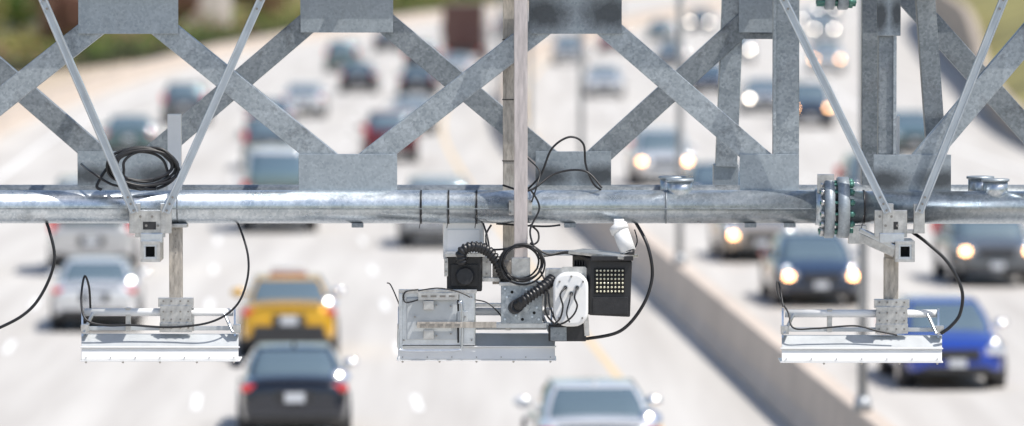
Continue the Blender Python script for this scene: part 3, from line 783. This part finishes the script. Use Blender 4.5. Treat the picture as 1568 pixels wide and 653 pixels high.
wire("lead", [(875,450,-.56),(872,462,-.6),(868,480,-.6),(872,494,-.5)], .006, pc)
rect("yoke", 840,498,898,524,-.34,.16, M['blackm'], pc, .01)
rect("yoke_face", 843,502,868,523,-.352,.02, M['galvb'], pc, .004)
beam("yoke_side", (896,470,-.3),(899,515,-.3), 8, .1, 0, M['alu2'], pc)
rect("cross_arm", 736,495,842,503,-.12,.05, M['alu'], pc)
rect("cross_arm_top", 830,384,905,392,-.02,.05, M['alu'], pc)
il = empty("infrared_illuminator", W(925,436,-.2))
bm = bmesh.new()
fr = [(904,397,-.36),(969,400,-.36),(966,487,-.36),(903,484,-.36)]
bk = [(876,386,-.05),(940,388,-.05),(938,470,-.05),(876,470,-.05)]
A=[bm.verts.new(W(*p)) for p in fr]; B=[bm.verts.new(W(*p)) for p in bk]
for i in range(4): bm.faces.new((A[i],A[(i+1)%4],B[(i+1)%4],B[i]))
bm.faces.new(A); bm.faces.new(B[::-1]); bmesh.ops.recalc_face_normals(bm, faces=bm.faces[:])
o = bmobj("housing", bm, M['blackm'], il); bv=o.modifiers.new("b",'BEVEL'); bv.width=.012; bv.segments=3
beam("visor", (882,385,-.12),(966,394,-.30), 5, .30, 0, M['alu2'], il, .003)
rect("visor_lip", 905,393,970,400,-.42,.08, M['blackm'], il, .006)
rect("led_window", 910,411,957,451,-.368,.02, M['hole'], il, .003)
for r_ in range(6):
    for c_ in range(8):
        p = W(914.5+c_*5.6,415+r_*6.4,-.372)
        bm = bmesh.new(); bmesh.ops.create_icosphere(bm, subdivisions=2, radius=.0085)
        bmobj("led", bm, M['led'], il, p, smooth=True)
for k in range(6): rect("cooling_fin", 879+k*4,400,880.5+k*4,466,-.2-.02*k,.1, M['blackm'], il, 0)
rect("lower_visor_panel", 908,456,962,482,-.372,.02, M['blackm'], il, .004)
bc = empty("overview_camera", W(711,418,-.1))
rect("housing", 684,392,738,447,-.20,.34, M['blackm'], bc, .012)
rect("lens_ring_plate", 690,405,732,440,-.215,.02, M['blackm'], bc, .01)
cyl("lens_barrel", W(712,424,-.27), W(712,424,-.2), .07, M['blackm'], bc, 24, bev=.008)
rect("hood", 681,388,742,394,-.26,.4, M['alu2'], bc, .004)
rect("side_bracket", 680,396,686,424,-.22,.1, M['alu2'], bc); rect("side_bracket", 738,394,752,432,-.10,.05, M['alu2'], bc)
for a,b in ((683,402),(683,416),(745,402),(745,420)): cyl("bolt", W(a,b,-.24), W(a,b,-.1), .008, M['screw'], bc, 8)
cable("conduit_hose", [(708,404,-.30),(706,389,-.32),(716,380,-.32),(733,379,-.31),(748,386,-.28),(760,400,-.26),(768,416,-.24),(776,432,-.2)], .044, M['black'], bc, rib=True)
fl = empty("flash_unit", W(708,368,.2)); rect("housing", 678,336,741,398,.0,.25, M['white'], fl, .02); rect("flash_window", 684,352,735,392,-.012,.02, M['white'], fl, .01)
sc_ = empty("surveillance_camera", W(958,368,-.15))
cyl("housing", W(949,350,-.17), W(963,388,-.22), .062, M['white'], sc_, 28, bev=.012)
cyl("collar", W(946,345,-.16), W(951,356,-.18), .072, M['white'], sc_, 28, bev=.008)
cyl("dome", W(963,386,-.22), W(966,394,-.23), .05, M['blackm'], sc_, 24, .03)
rect("wall_bracket", 940,336,956,350,-.16,.12, M['white'], sc_, .006)
wire("lead", [(970,386,0),(976,370,-.02),(972,352,0)], .005, sc_)
bun = empty("cable_bundle", W(790,400,-.25))
random.seed(4)
for k in range(4):
    cx,cy = 797+random.uniform(-4,4), 405+random.uniform(-4,4); rx,ry = random.uniform(27,35), random.uniform(24,32); ph=random.uniform(0,6)
    wire("loop", [(cx+rx*math.cos(ph+i*math.tau/12), cy+ry*math.sin(ph+i*math.tau/12), -.30-.01*k+random.uniform(-.02,.02)) for i in range(13)], .0075, bun)
for pts in ([(740,343,-.0),(746,362,-.15),(752,388,-.2),(768,400,-.28)], [(752,345,-.05),(744,362,-.1),(752,382,-.2),(800,378,-.3),(822,372,-.2),(824,356,-.1),(812,345,0)],
            [(812,290,-.2),(826,318,-.2),(812,352,-.25),(818,380,-.28),(826,398,-.3)], [(760,343,0),(830,347,-.06),(858,345,-.05)],
            [(818,378,-.25),(840,390,-.25),(870,386,-.2),(930,392,-.25)], [(826,412,-.3),(838,440,-.4),(842,470,-.45),(852,490,-.45)],
            [(820,430,-.35),(834,446,-.42),(836,480,-.45),(850,498,-.4)], [(812,372,-.2),(826,392,-.2),(866,388,-.1),(880,392,-.1)]):
    wire("lead", pts, .0075, bun)
rect("hanger_plate", 754,400,790,436,-.05,.03, M['rust'], bun)
rect("cross_channel", 738,426,770,432,-.15,.05, M['alu2'], bun)

# ------------------------------------------------------------------ light, sky, camera
sv = Vector((.42,-.24,.87)).normalized()
sun = bpy.data.lights.new("sun",'SUN'); sun.energy = 5.; sun.angle = math.radians(.5); sun.color = (1,.955,.89)
so = bpy.data.objects.new("sun", sun); COL.objects.link(so); so.rotation_mode='QUATERNION'; so.rotation_quaternion = sv.to_track_quat('Z','Y'); so.location=(0,0,60)
w = bpy.data.worlds.new("World"); S.world = w; w.use_nodes = True
nt = w.node_tree; bg = nt.nodes["Background"]; sk = nt.nodes.new("ShaderNodeTexSky"); sk.sky_type='NISHITA'; sk.sun_disc=False
sk.sun_elevation = math.asin(sv.z); sk.sun_rotation = math.atan2(sv.x, sv.y); sk.dust_density = 1.5
nt.links.new(sk.outputs[0], bg.inputs[0]); bg.inputs[1].default_value = .15
cd = bpy.data.cameras.new("camera"); co = bpy.data.objects.new("camera", cd); COL.objects.link(co)
cd.sensor_width = 36; cd.lens = 200; cd.clip_start = .5; cd.clip_end = 12000
co.location = (0,0,HC); co.rotation_euler = (math.radians(90)-math.atan(436.5/8711),0,0)
cd.dof.use_dof = True; cd.dof.focus_distance = G-.1; cd.dof.aperture_fstop = 1.3
S.camera = co
S.view_settings.view_transform = 'Standard'; S.view_settings.look = 'None'; S.view_settings.exposure = 0
